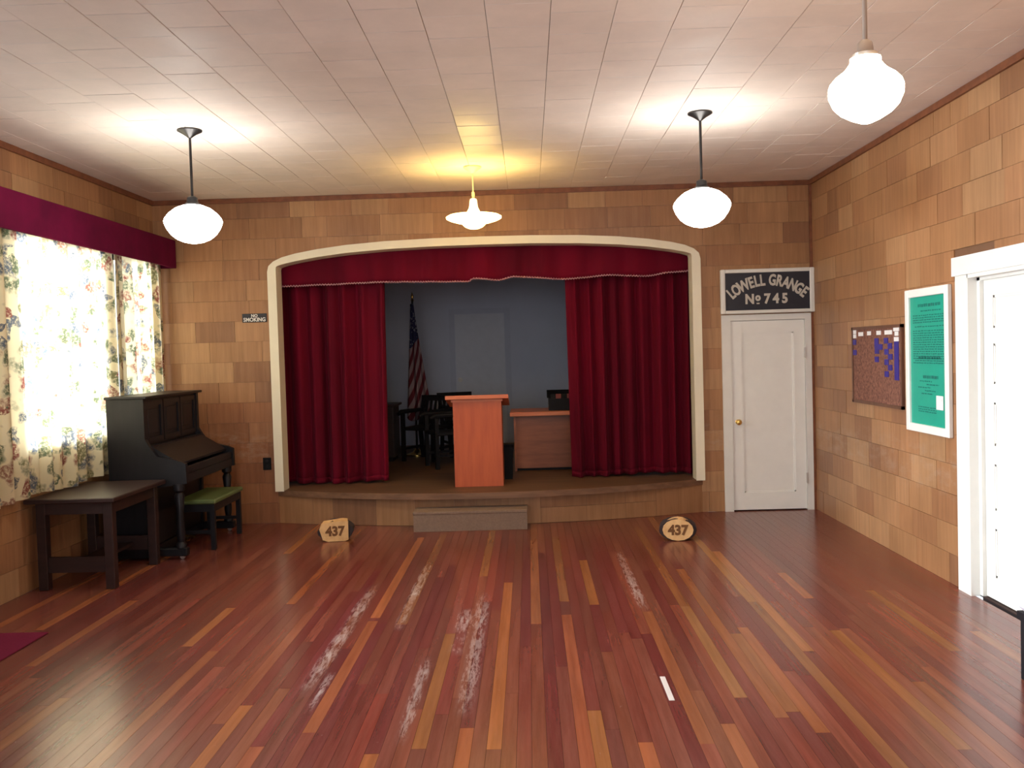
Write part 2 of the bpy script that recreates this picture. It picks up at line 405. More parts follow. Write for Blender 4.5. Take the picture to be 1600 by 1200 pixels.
# ------------------------------------------------------------------ setting: dimensions
XL, XR, YB, YF, ZC = -3.86, 2.933, 9.6, -4.0, 3.38
SX0, SX1, SY1, SZ, SC_Z = -3.3, 1.95, 14.0, 0.34, 3.15     # stage box
AXC = -0.445
arch_o = [(0, 2.905), (0.5, 2.902), (1.0, 2.888), (1.4, 2.862), (1.7, 2.828), (1.93, 2.790), (2.07, 2.755), (2.16, 2.715), (2.21, 2.67), (2.225, 2.61), (2.225, 0.335)]
arch_i = [(0, 2.822), (0.5, 2.820), (1.0, 2.805), (1.4, 2.780), (1.7, 2.748), (1.93, 2.712), (2.05, 2.688), (2.10, 2.674), (2.128, 2.664), (2.135, 2.64), (2.135, 0.335)]
def sym(a): return [(AXC - x, z) for x, z in a[::-1]] + [(AXC + x, z) for x, z in a[1:]]
OUT, INN = sym(arch_o), sym(arch_i)
MID = [((a[0]+b[0])/2, (a[1]+b[1])/2) for a, b in zip(OUT, INN)]
MX0, MX1 = MID[0][0], MID[-1][0]
DX0, DX1, DZ = 2.03, 2.86, 1.985                            # corner door opening
def mid_top(x):
    for a, b in zip(MID[1:-2], MID[2:-1]):
        if a[0] <= x <= b[0] and b[0] > a[0]: return a[1] + (b[1]-a[1])*(x-a[0])/(b[0]-a[0])
    return MID[1][1]
def back_top(x):
    if MX0 < x < MX1: return mid_top(x)
    if DX0 < x < DX1: return DZ
    return 0.0

# ------------------------------------------------------------------ floor
b = B().box(XL, XR, YF, YB, -0.12, -0.022)
floor = struct('floor', b, SUB, 'red-brown varnished strip floor of the hall', 'floor')
unit = {}
def unit_box(name, mat):
    if name not in unit: unit[name] = B().box(-.5, .5, -.5, .5, -.5, .5).mesh(name, mat)
    return unit[name]
def piece(name, mat, parent, x0, x1, y0, y1, z0, z1, col):
    o = link(name, unit_box(name, mat), parent, ((x0+x1)/2, (y0+y1)/2, (z0+z1)/2)); o.scale = (x1-x0, y1-y0, z1-z0); o.color = col
    return o
LIGHTB = [(0.22,3.3,5.98),(0.29,3.2,4.37),(0.72,3.97,6.01),(0.87,3.2,4.18),(1.0,4.49,6.11),(1.42,3.7,6.18),(1.23,4.06,5.62),(1.16,4.3,5.5),(1.81,3.86,5.52),(1.92,3.2,4.65),(1.84,6.23,6.95),(0.18,6.3,8.47),(0.98,5.85,8.82),(0.38,6.2,7.53),(0.47,3.2,4.0),(-1.45,3.2,4.53),(-1.26,3.2,4.04),(-1.04,4.18,5.94),(-0.75,3.2,3.94),(-0.22,3.96,6.86),(-0.54,3.98,5.63),(-0.87,5.85,8.76),(-2.14,5.5,6.34),(-2.45,3.4,4.69),(-0.43,7.07,9.0),(-1.07,6.01,8.64),(-1.9,3.4,5.4),(-2.9,5.2,6.6),(-1.72,6.4,7.9),(2.3,5.1,6.4)]
PW = 0.066; NR = int(round((XR-XL)/PW)); PW = (XR-XL)/NR
REDS = [(119,63,51), (113,57,48), (123,67,52), (107,51,46), (116,59,48), (127,72,56), (111,60,50), (102,48,44)]
ORG = [(146,90,56), (140,84,53), (152,96,60)]
rf = random.Random(11); far = B(); boards = []; tints = []
for r in range(NR):
    x0 = XL + r*PW; xc = x0 + PW/2
    segs = sorted((max(a, 2.6), c) for x, a, c in LIGHTB if abs(x-xc) <= PW/2)
    y = 2.6; cuts = []
    def fill(a, c):
        L = []
        while c - a > 0.05:
            n = min(c, a + rf.uniform(1.5, 3.6))
            if c - n < 0.6: n = c
            k = rf.random(); col = rf.choice(ORG) if k < 0.035 else rf.choice(REDS)
            L.append((a, n, col)); a = n
        return L
    for a, c in segs:
        if a < y: a = y
        cuts += fill(y, a); cuts.append((a, c, rf.choice(ORG))); y = c
    cuts += fill(y, YB)
    for a, c, col in cuts: boards.append((r, x0, a, c, col))
    yy = YF
    while yy < 2.6:
        n = min(2.6, yy + rf.uniform(1.2, 3.0)); far.box(x0+.0006, x0+PW-.0006, yy+.0008, n-.0008, -0.022, rf.uniform(-.0006, 0)); tints.append(rf.choice(REDS)); yy = n
def board_px(t):
    r, x0, a, c, col = t; ym = (max(a, 3.6)+max(c, 3.7))/2; s = 0
    if abs((x0+.04)/max(c, 3.7)) > 0.62: s = 100
    return s + ym
boards.sort(key=board_px)
for k, (r, x0, a, c, col) in enumerate(boards):
    z1 = rf.uniform(-.0006, 0)
    if k < 300:
        j = [min(255, max(0, v*rf.uniform(.95, 1.05))) for v in col]
        piece('floorboard', FLOOR, floor, x0+.0006, x0+PW-.0006, a+.0008, c-.0008, -0.022, z1, lin(*j))
    else: far.box(x0+.0006, x0+PW-.0006, a+.0008, c-.0008, -0.022, z1); tints.append(col)
FLOOR2 = FLOOR.copy(); FLOOR2.name = 'varnished_fir_boards_far'; nt = FLOOR2.node_tree     # same boards, tint read from the mesh
at = nt.nodes.new('ShaderNodeAttribute'); at.attribute_name = 'tint'
for l in [l for l in nt.links if l.from_node.type == 'OBJECT_INFO' and l.from_socket.name == 'Color']: nt.links.new(at.outputs['Color'], l.to_socket)
me = far.mesh('floorboards', FLOOR2); ca = me.color_attributes.new('tint', 'FLOAT_COLOR', 'POINT')
for k, c in enumerate(tints):
    for q in range(8): ca.data[k*8+q].color = lin(*c)
o = link('floorboards', me, floor); o['kind'] = 'stuff'

# ------------------------------------------------------------------ ceiling of square tiles
b = B().box(XL-.15, XR+.15, YF-.15, YB+.15, ZC+.014, ZC+.12)
ceiling = struct('ceiling', b, PLYBASE, 'off-white painted tile ceiling of the hall', 'ceiling')
TP = 0.3185; c_in = 0.0055; h = TP/2 - 0.0006; hx = h - .0010
tb = B(); tb.add([(-hx,-h,.014),(hx,-h,.014),(hx,h,.014),(-hx,h,.014),(-hx,-h,.0012),(hx,-h,.0012),(hx,h,.0012),(-hx,h,.0012),
                  (-hx+.0015,-h+c_in,0),(hx-.0015,-h+c_in,0),(hx-.0015,h-c_in,0),(-hx+.0015,h-c_in,0)],
                 [(0,1,2,3),(0,4,5,1),(1,5,6,2),(2,6,7,3),(3,7,4,0),(4,8,9,5),(5,9,10,6),(6,10,11,7),(7,11,8,4),(8,11,10,9)])
tile_me = tb.mesh('ceiling_tile', TILE); tile_me.materials.append(FILLER); tile_me.polygons[5].material_index = 1; tile_me.polygons[7].material_index = 1
rt = random.Random(3); tiles = []; cx0 = -0.164 - 12*TP
for i in range(24):
    xa, xb = cx0+i*TP, cx0+(i+1)*TP
    offy = (0.5*TP if i % 2 else 0.0) + rt.uniform(-.03, .03) + 0.02
    for j in range(-14, 32):
        ya, yb = offy+j*TP, offy+(j+1)*TP
        if xb <= XL+.02 or xa >= XR-.02 or yb <= YF+.02 or ya >= YB-.02: continue
        tiles.append((max(xa, XL), min(xb, XR), max(ya, YF), min(yb, YB)))
def tile_key(t):
    xc, yc = (t[0]+t[1])/2, (t[2]+t[3])/2
    return yc + (0 if (yc > 4.0 and abs(xc/yc) < 0.60) else 100)
tiles.sort(key=tile_key); rest = B(); n_t = 0
for t in tiles:
    full = abs(t[1]-t[0]-TP) < 1e-6 and abs(t[3]-t[2]-TP) < 1e-6
    dz = rt.uniform(-.0012, .0012); g = rt.uniform(.97, 1.03)
    if tile_key(t) < 50 and n_t < 300:
        o = link('ceiling_tile', tile_me, ceiling, ((t[0]+t[1])/2, (t[2]+t[3])/2, ZC+dz)); n_t += 1
        if not full: o.scale = ((t[1]-t[0])/TP, (t[3]-t[2])/TP, 1)
        c = lin(228, 214, 203); o.color = (c[0]*g, c[1]*g, c[2]*g, 1)
    else:
        rest.box(t[0]+.001, t[1]-.001, t[2]+.001, t[3]-.001, ZC+dz, ZC+.014)
o = link('ceiling_tiles', rest.mesh('ceiling_tiles', TILE), ceiling); o.color = lin(228, 214, 203); o['kind'] = 'stuff'

# ------------------------------------------------------------------ walls and their plywood panels
TANS = [(168,123,80), (164,119,77), (173,128,85), (158,112,73), (167,120,78), (152,107,70), (177,134,90), (162,116,75), (146,103,69), (167,121,79), (164,118,76)]
rw = random.Random(5)
ROW = ZC/16
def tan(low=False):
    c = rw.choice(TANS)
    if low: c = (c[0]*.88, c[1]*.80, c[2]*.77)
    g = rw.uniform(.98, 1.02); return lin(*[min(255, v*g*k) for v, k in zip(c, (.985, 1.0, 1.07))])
def panel_rows(a0, a1):
    out = []
    for r in range(16):
        z0, z1 = r*ROW, (r+1)*ROW
        a = a0 - (0.0 if r % 2 else 0.21) - rw.uniform(0, .12)
        while a < a1:
            w = rw.choice((.26, .38, .41, .42, .44, .55))
            lo, hi = max(a, a0), min(a+w, a1)
            if hi - lo > 0.02: out.append((lo, hi, z0, z1))
            a += w
    return out
def clip_poly(x0, x1, z0, z1, top, brk):
    """what is left of the rectangle above the opening's top line: list of runs of (x, zbottom)"""
    xs = sorted(set([x0, x1] + [x for x in brk if x0 < x < x1] + [x0+(x1-x0)*k/8 for k in range(9)]))
    runs = []; cur = []
    for a, c in zip(xs, xs[1:]):
        m = (a+c)/2; base = top(m)
        if base >= z1-.004:
            if cur: runs.append(cur); cur = []
            continue
        za, zc = (max(z0, min(z1, top(a+1e-5))), max(z0, min(z1, top(c-1e-5)))) if base > z0 else (z0, z0)
        cur += [(a, za), (c, zc)]
    if cur: runs.append(cur)
    return runs
def panel_wall(parent, a0, a1, plane, face, top=None, brk=(), skip=None, name='panel'):
    """plane: 'y' -> wall facing -y at y=face ; '+x' -> left wall facing +x ; '-x' -> right wall"""
    for lo, hi, z0, z1 in panel_rows(a0, a1):
        t = rw.uniform(.007, .010); g = .0012
        if skip:
            pieces = [(lo, hi)]
            for (s0, s1, q0, q1) in skip:
                if z1 > q0+.02 and z0 < q1-.02:
                    nxt = []
                    for p, q in pieces:
                        if p < s0: nxt.append((p, min(q, s0)))
                        if q > s1: nxt.append((max(p, s1), q))
                    pieces = nxt
        else: pieces = [(lo, hi)]
        for p, q in pieces:
            if q - p < .02: continue
            runs = clip_poly(p, q, z0, z1, top, brk) if top else [[(p, z0), (q, z0)]]
            for run in runs:
                flat = all(abs(z - z0) < 1e-6 for x, z in run)
                x0, x1 = run[0][0]+g, run[-1][0]-g
                if x1 - x0 < .012: continue
                if flat or max(z for x, z in run) - min(z for x, z in run) < 1e-4:
                    zb = run[0][1]
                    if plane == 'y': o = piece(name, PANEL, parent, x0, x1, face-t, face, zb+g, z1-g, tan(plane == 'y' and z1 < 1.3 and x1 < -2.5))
                    elif plane == '+x': o = piece(name, PANEL, parent, face, face+t, x0, x1, zb+g, z1-g, tan())
                    else: o = piece(name, PANEL, parent, face-t, face, x0, x1, zb+g, z1-g, tan())
                else:
                    poly = [(x0, z1-g), (x1, z1-g)] + [(min(max(x, x0), x1), min(z+g, z1-g)) for x, z in run[::-1]]
                    o = link(name, B().prism(poly, 'y', face-t, face).mesh(name, PANEL), parent); o.color = tan()

# back wall with the proscenium and the corner door cut out of it
bw = B(); xs = sorted(set([XL-.15, XR+.15, MX0, MX1, DX0, DX1] + [p[0] for p in MID]))
for a, c in zip(xs, xs[1:]):
    if c - a < 1e-6: continue
    m = (a+c)/2; t0 = back_top(m)
    za, zc = (mid_top(a+1e-5) if a > MX0 else MID[1][1], mid_top(c-1e-5) if c < MX1 else MID[1][1]) if MX0 < m < MX1 else (t0, t0)
    bw.prism([(a, za), (c, zc), (c, ZC+.1), (a, ZC+.1)], 'y', YB, YB+.15)
wall_back = struct('wall_back', bw, PLYBASE, 'plywood-panelled end wall around the stage opening', 'wall')
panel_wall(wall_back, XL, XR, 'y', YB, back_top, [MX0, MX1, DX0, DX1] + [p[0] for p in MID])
# right wall with the side door
RY0, RY1, RZ = 5.22, 6.20, 2.135
bw = B().box(XR, XR+.15, RY1, YB, 0, ZC+.1).box(XR, XR+.15, YF, RY0, 0, ZC+.1).box(XR, XR+.15, RY0, RY1, RZ, ZC+.1)
wall_right = struct('wall_right', bw, PLYBASE, 'plywood-panelled right wall with the white side door', 'wall')
panel_wall(wall_right, 4.9, YB-.01, '-x', XR, lambda y: RZ if RY0 < y < RY1 else 0.0, [RY0, RY1])
# left wall with three window openings
WZ0, WZ1 = 1.10, 2.74
WIN = [(6.70, 9.36), (3.3, 6.15), (-1.5, 1.5)]
bw = B().box(XL-.15, XL, YF, YB, 0, WZ0).box(XL-.15, XL, YF, YB, WZ1, ZC+.1)
edges = [YF, -1.5, 1.5, 3.3, 6.15, 6.70, 8.29, 8.57, 9.36, YB]
for a, c in zip(edges[::2], edges[1::2]): bw.box(XL-.15, XL, a, c, WZ0, WZ1)
wall_left = struct('wall_left', bw, PLYBASE, 'plywood-panelled left wall behind the floral curtains', 'wall')
panel_wall(wall_left, 6.0, YB-.01, '+x', XL, skip=[(6.0, 6.15, WZ0, WZ1), (WIN[0][0], WIN[0][1], WZ0, WZ1)])
# plain plywood on the lengths behind the photographer
for nm, par, x0, x1, a, c in (('panel_field', wall_right, XR-.008, XR, YF, 4.9),):
    o = piece(nm, PANEL, par, x0, x1, a, c, 0, ZC, lin(*TANS[0]))
o = link('panel_field', B().box(XL, XL+.008, YF, 6.0, 0, WZ0).box(XL, XL+.008, YF, 6.0, WZ1, ZC).box(XL, XL+.008, YF, -1.5, WZ0, WZ1).box(XL, XL+.008, 1.5, 3.3, WZ0, WZ1).mesh('panel_field_left', PANEL), wall_left)
o.color = lin(*TANS[0])
bw = B().box(XL-.15, XR+.15, YF-.15, YF, 0, 1.0).box(XL-.15, XR+.15, YF-.15, YF, 2.75, ZC+.1).box(XL-.15, -2.9, YF-.15, YF, 1.0, 2.75).box(1.7, XR+.15, YF-.15, YF, 1.0, 2.75)
wall_front = struct('wall_front', bw, plain('plywood_plain', lin(178, 128, 82), 0.5), 'plywood end wall behind the camera with a wide window', 'wall')

# ceiling and corner mouldings
for i, b in enumerate((B().box(XL, XR, YB-.03, YB-.008, ZC-.05, ZC-.002), B().box(XR-.03, XR-.008, YF, YB-.03, ZC-.05, ZC-.002), B().box(XL+.008, XL+.03, YF, YB-.03, ZC-.05, ZC-.002), B().box(XR-.034, XR-.009, YB-.034, YB-.009, 0.0, ZC-.05))):
    struct('trim_%d' % (i+1), b, TRIMW, ('brown ceiling moulding along the stage wall', 'brown ceiling moulding along the right wall', 'brown ceiling moulding along the left wall', 'brown corner strip beside the numbered sign and door')[i], 'trim')
struct('trim_5', B().strip(OUT, INN, YB-.055, YB+.02), CREAM, 'cream painted arched frame around the stage', 'trim')
# jamb lining of the stage opening
lin_o = [(x + (0.02 if x > AXC else -0.02), z+.02) for x, z in INN]
struct('trim_6', B().strip(lin_o, INN, YB+.02, YB+.16), CREAM, 'cream inner edge of the stage arch', 'trim')

# windows: sash, muntins, glass
def window(n, y0, y1, posts, label):
    t = T('window_%d' % n, label, 'window', (XL-.08, (y0+y1)/2, WZ0), kind='structure')
    f = B().box(XL-.15, XL+.012, y0, y0+.06, WZ0, WZ1).box(XL-.15, XL+.012, y1-.06, y1, WZ0, WZ1).box(XL-.15, XL+.012, y0, y1, WZ1-.06, WZ1)
    for a, c in posts: f.box(XL-.15, XL+.012, a, c, WZ0, WZ1)
    t.part('window_frame', f, WHITE)
    t.part('window_sill', B().box(XL-.17, XL+.03, y0-.02, y1+.02, WZ0-.03, WZ0+.01), WHITE)
    xs = [y0+.06] + [v for p in posts for v in p] + [y1-.06]
    for a, c in zip(xs[::2], xs[1::2]):
        p = t.part('pane', B().box(XL-.092, XL-.086, a, c, WZ0+.01, WZ1-.06), GLASS)
        t.part('muntin', B().box(XL-.105, XL-.075, a, c, 1.90, 1.935), WHITE, p)
window(1, 6.70, 8.29, [(7.47, 7.53)], 'bright window behind the wide floral curtain')
window(2, 8.57, 9.36, [], 'bright window behind the narrow floral curtain')
window(3, 3.3, 6.15, [(4.67, 4.77)], 'uncurtained side window nearer the camera')
window(4, -1.5, 1.5, [(-.05, .05)], 'uncurtained side window behind the camera')

# ------------------------------------------------------------------ stage
sb = B().box(SX0, SX1, YB+.15, SY1, SZ-.08, SZ)
def bow(x, d):
    t = (x - AXC)/2.225; return YB - d*max(0.0, 1-t*t)
N = 40; ex = [AXC-2.215 + 4.43*i/N for i in range(N+1)]
sb.prism([(x, bow(x, .53)) for x in ex] + [(ex[-1], YB+.15), (ex[0], YB+.15)], 'z', SZ-.03, SZ)
floor_stage = struct('floor_stage', sb, STAGEFLOOR, 'worn dark wooden stage floor with a bowed front', 'floor')
def arc_piece(xa, xb, d0, d1, z0, z1, n=6):
    xs = [xa+(xb-xa)*i/n for i in range(n+1)]
    return B().prism([(x, bow(x, d0)) for x in xs] + [(x, bow(x, d1)) for x in xs[::-1]], 'z', z0, z1)
struct('trim_7', arc_piece(ex[0], ex[-1], .56, .525, SZ-.055, SZ+.004, 40), NOSE, 'rounded wooden nosing along the stage edge', 'trim')
riser = struct('wall_stage_front', arc_piece(AXC-2.225, AXC+2.225, .40, .33, 0, SZ-.03, 40), PLYBASE, 'low curved plywood front of the stage', 'wall')
x = AXC-2.22
while x < AXC+2.2:
    w = rw.choice((.22, .32, .4, .46)); q = min(x+w, AXC+2.22)
    if AXC+2.22-q < .1: q = AXC+2.22
    for z0, z1 in ((0.002, .155), (.158, SZ-.032)) if rw.random() < .45 else ((0.002, SZ-.032),):
        o = link('panel', arc_piece(x+.001, q-.001, .412, .398, z0, z1).mesh('panel', PANEL), riser); o.color = tan()
    x = q
struct('wall_stage_back', B().box(SX0, SX1, SY1, SY1+.12, SZ-.1, SC_Z), STAGEWALL, 'dim grey-blue wall at the back of the stage', 'wall')
struct('wall_stage_left', B().box(SX0-.12, SX0, YB+.15, SY1, SZ-.1, SC_Z), STAGEWALL, 'dim grey wall on the left of the stage', 'wall')
struct('wall_stage_right', B().box(SX1, SX1+.12, YB+.15, SY1, SZ-.1, SC_Z), STAGEWALL, 'dim grey wall on the right of the stage', 'wall')
struct('ceiling_stage', B().box(SX0-.12, SX1+.12, YB+.15, SY1+.12, SC_Z, SC_Z+.1), STAGEDARK, 'dark ceiling over the stage', 'ceiling')

def recessed_leaf(axis, a0, a1, z0, z1, f, th, panels, ins=.012):
    """door leaf: slab with recessed panels; axis 'y' faces -y at y=f, 'x' faces -x at x=f"""
    b = B()
    def bx(p, q, r, s, d0, d1):
        if axis == 'y': b.box(p, q, f+d0, f+d1, r, s)
        else: b.box(f+d0, f+d1, p, q, r, s)
    bx(a0, a1, z0, z1, ins, th)
    xs0 = min(p[0] for p in panels); xs1 = max(p[1] for p in panels)
    bx(a0, xs0, z0, z1, 0, ins); bx(xs1, a1, z0, z1, 0, ins)
    zz = z0
    for p in sorted(panels, key=lambda p: p[2]): bx(xs0, xs1, zz, p[2], 0, ins); zz = p[3]
    bx(xs0, xs1, zz, z1, 0, ins)
    for p in panels:                      # thin bead round each panel
        for q in ((p[0], p[0]+.014, p[2], p[3]), (p[1]-.014, p[1], p[2], p[3]), (p[0], p[1], p[2], p[2]+.014), (p[0], p[1], p[3]-.014, p[3])):
            bx(q[0], q[1], q[2], q[3], .005, ins+.001)
    return b

# corner door under the sign
t = T('door_1', 'closed white one-panel door under the numbered sign', 'door', ((DX0+DX1)/2, YB, 0), kind='structure')
t.part('door_frame', B().box(1.985, DX0+.045, YB-.03, YB+.10, 0, 2.025).box(DX1-.025, 2.903, YB-.03, YB+.10, 0, 2.025).box(DX0+.045, DX1-.025, YB-.03, YB+.10, DZ-.02, 2.025), OFFWHITE)
lf = t.part('door_leaf', recessed_leaf('y', DX0+.049, DX1-.029, .012, DZ-.024, YB-.012, .04, [(2.19, 2.72, .19, 1.84)]), WHITE)
t.part('door_knob', B().lathe([(.026, 0), (.026, -.006), (.010, -.010), (.010, -.035), (.026, -.042), (.031, -.056), (.024, -.070), (0, -.074)], (2.135, YB-.012, .925), 16, 'y'), BRASS, lf, 'round brass knob')
for z in (.33, 1.62): t.part('hinge', B().box(DX1-.034, DX1-.022, YB-.036, YB-.010, z-.05, z+.05).lathe([(.006, -.055), (.006, .055)], (DX1-.028, YB-.036, z), 8), NICKEL, lf)
struct('wall_leak_shell', B().box(1.96, 2.99, YB+.5, YB+.55, -.02, 2.2).box(1.96, 2.0, YB+.15, YB+.5, -.02, 2.2).box(2.95, 2.99, YB+.15, YB+.5, -.02, 2.2).box(1.96, 2.99, YB+.15, YB+.55, 2.2, 2.25).box(1.96, 2.99, YB, YB+.55, -.06, -.001), SUB, 'unseen dark shell added behind the corner door against light leaks', 'wall')  # unseen shell added to stop sky light leaking in under the door
struct('wall_leak_board', B().box(XR+.15, XR+.2, RY0-.2, RY1+.2, -.1, 2.4), SUB, 'unseen dark board added behind the white side door against light leaks', 'wall')  # unseen board added to keep outside light from leaking round the side door
# side door on the right wall
t = T('door_2', 'bright white panelled door in the right wall with wide casing', 'door', (XR, (RY0+RY1)/2, 0), kind='structure')
t.part('door_frame', B().box(XR-.03, XR+.15, RY1-.012, 6.37, 0, 2.14).box(XR-.03, XR+.15, 5.06, RY0+.012, 0, 2.14).box(XR-.042, XR+.15, 5.03, 6.395, 2.14, 2.265)
       .box(XR+.03, XR+.15, RY1-.05, RY1-.012, 0, 2.14).box(XR+.03, XR+.15, RY0+.012, RY0+.05, 0, 2.14).box(XR-.03, XR+.15, RY0, RY1, 2.115, 2.14).box(XR+.03, XR+.15, RY0, RY1, 2.095, 2.115), WHITE)
pz = [(.16, .48), (.60, .90), (1.02, 1.30), (1.42, 1.68), (1.78, 1.99)]
lf = t.part('door_leaf', recessed_leaf('x', RY0+.052, RY1-.052, .014, 2.096, XR+.055, .04, [(RY0+.17, RY1-.17, a, c) for a, c in pz], .010), WHITE)
t.part('door_knob', B().lathe([(.026, 0), (.026, -.006), (.010, -.010), (.010, -.035), (.028, -.042), (.030, -.056), (0, -.07)], (XR+.055, RY0+.10, .96), 14, 'x'), BRASS, lf)
t.part('threshold', B().box(XR+.03, XR+.15, RY0+.012, RY1-.012, 0, .008), SUB)
# flush door at the back of the stage
t = T('door_3', 'flush grey door in the wall at the back of the stage', 'door', (-.73, SY1, SZ), kind='structure')
t.part('door_frame', B().box(-1.19, -1.11, SY1-.02, SY1, SZ, 2.38).box(-.35, -.27, SY1-.02, SY1, SZ, 2.38).box(-1.11, -.35, SY1-.02, SY1, 2.305, 2.38), STAGETRIM)
lf = t.part('door_leaf', B().box(-1.102, -.358, SY1-.010, SY1+.02, SZ+.01, 2.298), STAGEDOOR)
t.part('door_knob', B().lathe([(.03, 0), (.03, -.006), (.012, -.01), (.012, -.04), (.032, -.048), (.035, -.062), (0, -.08)], (-1.04, SY1-.010, 1.315), 14, 'y'), CARD, lf, 'knob coloured white for its glint')  # white card colour paints in the knob's glint

# ------------------------------------------------------------------ stage curtains and valance
def fold_fn(folds, amp, ph):
    rr = random.Random(int(ph*1000)); a = [(rr.uniform(.8, 1.2), rr.uniform(0, 6.28)) for _ in range(4)]
    def f(u, v):
        w = u + .012*math.sin(9*u+ph) * 1.2
        s = math.sin(2*math.pi*folds*w + a[0][1]); s2 = math.sin(2*math.pi*folds*.47*w + a[1][1]); s3 = math.sin(2*math.pi*folds*1.9*w + a[2][1])
        return amp*(.62*s + .42*s2 + .16*s3)*(0.75 + .35*(1-v))
    return f
def stage_curtain(label, x0, x1, x0b, x1b, z0, z1, y, folds, amp, ph, name):
    f = fold_fn(folds, amp, ph)
    def fn(u, v):
        x = (x0b+(x1b-x0b)*u)*(1-v) + (x0+(x1-x0)*u)*v
        return (x, y + f(u, v), z0 + (z1-z0)*v + (.012*math.sin(6*u+ph) if v == 0 else 0))
    t = T(name, label, 'curtain', ((x0+x1)/2, y, z0), 'velvet stage curtains')
    cl = t.part('curtain_cloth', B().grid(fn, 150, 22), VELVET)
    md = cl.modifiers.new('thickness', 'SOLIDIFY'); md.thickness = .008
    def hm(u, v):
        p = fn(u, 0.0); return (p[0], p[1]-.006, p[2]+.002 + .055*v)
    h = t.part('hem', B().grid(hm, 150, 1), VELVET, cl)
    md = h.modifiers.new('thickness', 'SOLIDIFY'); md.thickness = .004
stage_curtain('crimson velvet stage curtain drawn to the left side', -2.74, -1.52, -2.72, -1.545, SZ+.02, 2.86, 9.98, 6.5, .085, 1.7, 'stage_curtain')
stage_curtain('crimson velvet stage curtain drawn to the right side', .405, 1.85, .43, 1.83, SZ+.02, 2.86, 9.98, 9.5, .075, 4.1, 'stage_curtain')
solo('curtain_rod', B().tube([(SX0+.02, 9.97, 2.885), (SX1-.02, 9.97, 2.885)], .014, 10), DARKMETAL, 'dark rod carrying the stage curtains behind the valance', 'curtain rod', (0, 9.97, 2.885))
vb = [(-2.75, 2.475), (-1.5, 2.49), (-.84, 2.475), (-.62, 2.47), (-.56, 2.50), (-.30, 2.475), (-.14, 2.505), (.4, 2.465), (.87, 2.49), (1.25, 2.47), (1.5, 2.50), (1.85, 2.52)]
def vbot(x):
    for a, c in zip(vb, vb[1:]):
        if x <= c[0]: k = (x-a[0])/(c[0]-a[0]); k = k*k*(3-2*k); return a[1] + (c[1]-a[1])*k
    return vb[-1][1]
fv = fold_fn(15, .028, 2.6)
def vfn(u, v):
    x = -2.76 + 4.63*u; zb = vbot(x); return (x, 9.825 + fv(u, v), zb + (2.99-zb)*v)
t = T('stage_valance', 'crimson velvet valance with pale braid under the stage arch', 'valance', (AXC, 9.835, 2.47))
cl = t.part('valance_cloth', B().grid(vfn, 240, 8), VELVET); md = cl.modifiers.new('thickness', 'SOLIDIFY'); md.thickness = .006
fr = B(); nn = 330                                    # braid: a twisted row of little knots
pts = []
for i in range(nn+1):
    p = vfn(i/nn, 0.0); pts.append((p[0], p[1]-.012, p[2]+.010*((i % 2)*2-1)*.55))
fr.tube(pts, .0075, 5)
t.part('braid', fr, FRINGE, cl, 'pale pink twisted braid')

# ------------------------------------------------------------------ window pelmet and floral curtains
t = T('window_pelmet', 'maroon cloth-covered pelmet above the floral curtains', 'pelmet', (XL, 7.6, 2.68))
t.part('front_board', B().box(-3.625, -3.60, 5.2, 9.53, 2.675, 2.96, .004), PELMET)
t.part('top_board', B().box(XL+.011, -3.625, 5.2, 9.53, 2.94, 2.96), PELMET)
t.part('end_board', B().box(XL+.011, -3.625, 9.505, 9.53, 2.675, 2.94), PELMET)
def floral(label, y0, y1, folds, ph, zb):
    f = fold_fn(folds, .040, ph)
    def fn(u, v):
        return (-3.757 + f(u, v)*(1.0 if v < .9 else .8), y0+(y1-y0)*u, zb + .012*math.sin(14*u+ph)*(1-v) + (2.80-zb)*v)
    t = T('floral_curtain', label, 'curtain', (-3.757, (y0+y1)/2, zb), 'floral window curtains')
    cl = t.part('curtain_cloth', B().grid(fn, 160, 20), FLORAL)
floral('wide floral cream curtain glowing in front of the window above the table', 6.25, 8.40, 11, 3.3, .735)
floral('narrow floral cream curtain nearest the stage wall, above the piano', 8.44, 9.50, 6.5, 5.9, .735)
solo('curtain_rail', B().tube([(-3.757, 5.3, 2.83), (-3.757, 9.5, 2.83)], .010, 8), DARKMETAL, 'rail inside the maroon pelmet holding the floral curtains', 'curtain rail', (-3.757, 7.4, 2.83))

# ------------------------------------------------------------------ lamps
def pendant(name, label, x, y, glob, gm, fit, rodm, can_r, can_m, ftop, group=None):
    t = T(name, label, 'lamp', (x, y, ZC), group)
    zt = glob[0][1]
    t.part('globe', B().lathe(glob, (x, y, 0), 36), gm)
    t.part('fitter', B().lathe([(fit+.012, zt-.012), (fit+.014, zt+.012), (fit, zt+.02), (fit*.85, ftop-.01), (.018, ftop), (.0, ftop)], (x, y, 0), 20), rodm)
    t.part('rod', B().tube([(x, y, ftop-.005), (x, y, ZC-.045)], .0095, 10), rodm)
    t.part('canopy', B().lathe([(.014, ZC-.058), (.022, ZC-.05), (.05, ZC-.030), (can_r, ZC-.010), (can_r, ZC-.001), (0, ZC-.001)], (x, y, 0), 24), can_m)
    return t
def big(z): return [(.052, z+.138), (.075, z+.136), (.125, z+.115), (.170, z+.078), (.196, z+.045), (.203, z+.026), (.200, z+.006), (.184, z-.032), (.156, z-.072), (.116, z-.104), (.070, z-.124), (.03, z-.132), (0, z-.134)]
p0 = pendant('pendant_lamp', 'lit white glass pendant lamp hanging near the floral curtains', -2.395, 6.70, big(2.70), GLOBE, .042, DARKMETAL, .088, DARKMETAL, 2.905, 'white glass pendant lamps')
p1 = copy_tree(p0.o); p1.location.x = 1.268; p1['label'] = 'lit white glass pendant lamp hanging in front of the stage arch beside the corner door'
